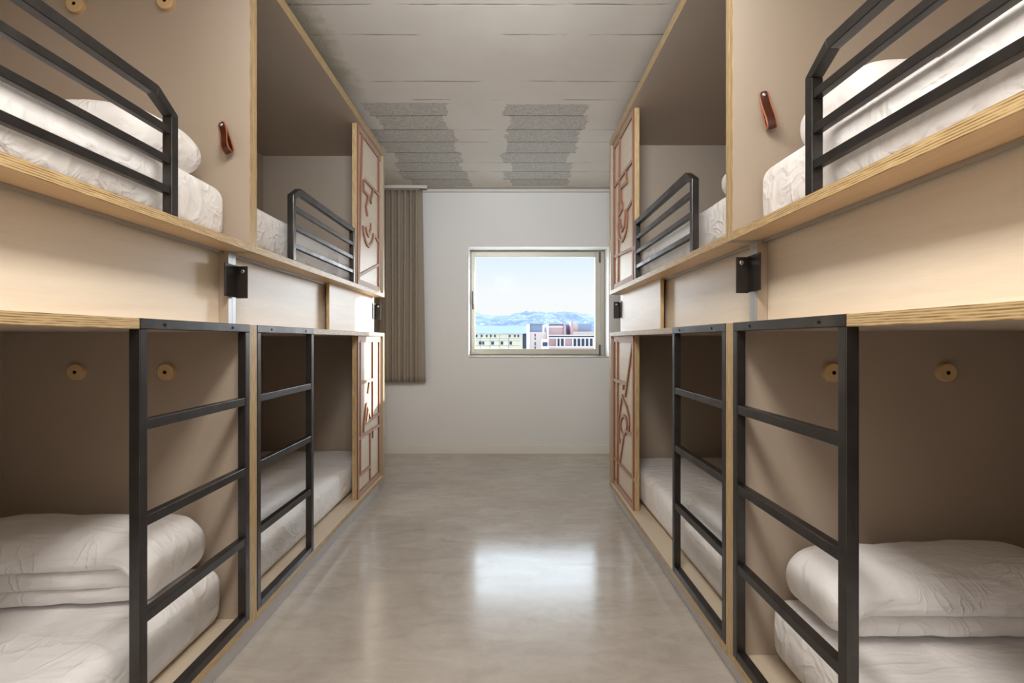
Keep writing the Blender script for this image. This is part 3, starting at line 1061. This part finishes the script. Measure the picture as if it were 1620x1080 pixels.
# hills: a ridge swept back so it has body
sky = [(500, 503), (600, 499), (690, 493), (751, 495), (767, 497.7), (787, 500.4), (801, 499.7), (821, 495.6), (838, 493.6), (850, 494.2), (862, 495), (876, 495.2), (889, 494.3),
       (903, 495.6), (916.5, 499), (930, 500.6), (941, 502.4), (990, 507), (1060, 503), (1160, 499)]
bm = bmesh.new()
D = 1800.0
rows = []
import bisect
pxs = [p[0] for p in sky]
for i in range(221):
    px = 500 + i * 3.0
    j = min(len(sky) - 2, max(0, bisect.bisect_right(pxs, px) - 1))
    f = (px - sky[j][0]) / (sky[j + 1][0] - sky[j][0])
    f = f * f * (3 - 2 * f)
    y = sky[j][1] + (sky[j + 1][1] - sky[j][1]) * f
    zt = (538 - y) * D / 810 + 3.0 * noise.noise((px * 0.25, 0, 3)) + 1.2 * noise.noise((px * 0.9, 1, 3))
    xx = (px - 805) * D / 810
    row = []
    for m in range(9):
        q = m / 8
        hz = zt * math.sin(q * math.pi / 2) ** 0.8
        yy = D - 900 * (1 - q) + 25 * noise.noise((px * 0.08, q * 4, 7))
        row.append(bm.verts.new((xx, yy, GZ * (1 - q) + hz + H * q + (4 * noise.noise((px * 0.12, q * 5, 1)) if 0 < m < 8 else 0))))
    row.append(bm.verts.new((xx, D + 500, GZ)))
    rows.append(row)
for a, b in zip(rows, rows[1:]):
    for i in range(len(a) - 1):
        bm.faces.new((a[i], b[i], b[i + 1], a[i + 1]))
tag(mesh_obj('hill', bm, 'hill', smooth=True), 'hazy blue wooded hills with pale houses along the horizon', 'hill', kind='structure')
tag(one_box('bounce_slab', (-14, 16, BY + WD + 1.3, 22, -1.9, -1.6), 'wall'), kind='structure')  # unseen pale slab added to bounce daylight up to the ceiling
tag(one_box('ground', (-900, 900, 30, 2300, GZ - 1, GZ), 'o_ground'), kind='structure')

# ---------------------------------------------------------------- light
w = bpy.data.worlds.new('sky')
SC.world = w
w.use_nodes = True
nt = w.node_tree
bg = nt.nodes['Background']
tc = nt.nodes.new('ShaderNodeTexCoord')
sp = nt.nodes.new('ShaderNodeSeparateXYZ')
nt.links.new(tc.outputs['Generated'], sp.inputs[0])
cr = nt.nodes.new('ShaderNodeValToRGB')
nt.links.new(sp.outputs[2], cr.inputs[0])
e = cr.color_ramp.elements
e[0].position = 0.0; e[0].color = lin(250, 249, 248)
e[1].position = 0.16; e[1].color = lin(226, 241, 254)
q = e.new(0.09); q.color = lin(247, 248, 250)
mr = nt.nodes.new('ShaderNodeMapRange')
nt.links.new(sp.outputs[2], mr.inputs['Value'])
mr.inputs['From Min'].default_value = 0.17
mr.inputs['From Max'].default_value = 0.36
mr.inputs['To Min'].default_value = 1.0
mr.inputs['To Max'].default_value = 6.5
nt.links.new(cr.outputs[0], bg.inputs[0])
ab = nt.nodes.new('ShaderNodeMath'); ab.operation = 'ABSOLUTE'
nt.links.new(sp.outputs[0], ab.inputs[0])
mr2 = nt.nodes.new('ShaderNodeMapRange')
nt.links.new(ab.outputs[0], mr2.inputs['Value'])
mr2.inputs['From Min'].default_value = 0.20
mr2.inputs['From Max'].default_value = 0.42
mr2.inputs['To Min'].default_value = 1.0
mr2.inputs['To Max'].default_value = 16.0
mxm = nt.nodes.new('ShaderNodeMath'); mxm.operation = 'MAXIMUM'
nt.links.new(mr.outputs[0], mxm.inputs[0])
nt.links.new(mr2.outputs[0], mxm.inputs[1])
mr3 = nt.nodes.new('ShaderNodeMapRange')
nt.links.new(sp.outputs[1], mr3.inputs['Value'])
mr3.inputs['From Min'].default_value = 0.25
mr3.inputs['From Max'].default_value = 0.60
mr3.inputs['To Min'].default_value = 0.12
mr3.inputs['To Max'].default_value = 1.0
mul = nt.nodes.new('ShaderNodeMath'); mul.operation = 'MULTIPLY'
nt.links.new(mxm.outputs[0], mul.inputs[0])
nt.links.new(mr3.outputs[0], mul.inputs[1])
nt.links.new(mul.outputs[0], bg.inputs[1])

sun = bpy.data.lights.new('sun', 'SUN')
sun.energy = 9.0
sun.angle = math.radians(0.8)
sun.color = (1.0, 0.93, 0.82)
so = bpy.data.objects.new('sun', sun)
COL.objects.link(so)
so.rotation_euler = Vector((-0.985, -1.0, -0.256)).to_track_quat('-Z', 'Y').to_euler()


def area(name, loc, size, energy, col, target, portal=False):
    l = bpy.data.lights.new(name, 'AREA')
    l.shape = 'RECTANGLE'
    l.size, l.size_y = size
    l.energy = energy
    l.color = col
    o = bpy.data.objects.new(name, l)
    o.location = loc
    o.rotation_euler = (Vector(target) - Vector(loc)).to_track_quat('-Z', 'Y').to_euler()
    COL.objects.link(o)
    if portal:
        l.cycles.is_portal = True
    return o


# sky portal filling the window opening
area('window_portal', ((WX0 + WX1) / 2, BY + WD + 0.02, (WZ0 + WZ1) / 2), (1.44, 1.14), 1, (1, 1, 1), ((WX0 + WX1) / 2, 0, (WZ0 + WZ1) / 2), True)
# room lamp on the ceiling above the viewer, then two added fills
area('ceiling_lamp', (-0.1, 0.55, 2.68), (0.35, 1.3), 44, (1.0, 0.945, 0.87), (-0.1, 0.55, 0))
al = area('aisle_fill', (-0.05, 0.45, 2.35), (0.5, 0.3), 14, (0.90, 0.95, 1.0), (0.0, 5.2, 2.6))  # added cool fill aimed down the aisle, no fitting there
al.data.spread = math.radians(72)
area('rear_fill', (-0.1, -1.45, 2.15), (1.6, 0.6), 17, (1.0, 0.95, 0.88), (-0.1, 3.0, 1.8))  # added unseen fill light behind the camera

# ---------------------------------------------------------------- camera
cam = bpy.data.cameras.new('camera')
cam.sensor_width = 36.0
cam.sensor_fit = 'HORIZONTAL'
cam.lens = 18.0
cam.shift_x = 5.0 / 1620
cam.shift_y = -2.0 / 1620
cam.clip_start = 0.05
cam.clip_end = 6000
co = bpy.data.objects.new('camera', cam)
co.location = (0, 0, H)
co.rotation_euler = (math.pi / 2, 0, 0)
COL.objects.link(co)
SC.camera = co

SC.view_settings.view_transform = 'Standard'
SC.view_settings.look = 'None'
SC.view_settings.gamma = 1.0
SC.view_settings.use_curve_mapping = False
SC.view_settings.exposure = 0.1
SC.cycles.use_denoising = True
SC.cycles.max_bounces = 10
SC.cycles.diffuse_bounces = 6
SC.cycles.glossy_bounces = 4
SC.cycles.transparent_max_bounces = 8
SC.cycles.sample_clamp_indirect = 8.0
SC.cycles.caustics_reflective = False
SC.cycles.caustics_refractive = False
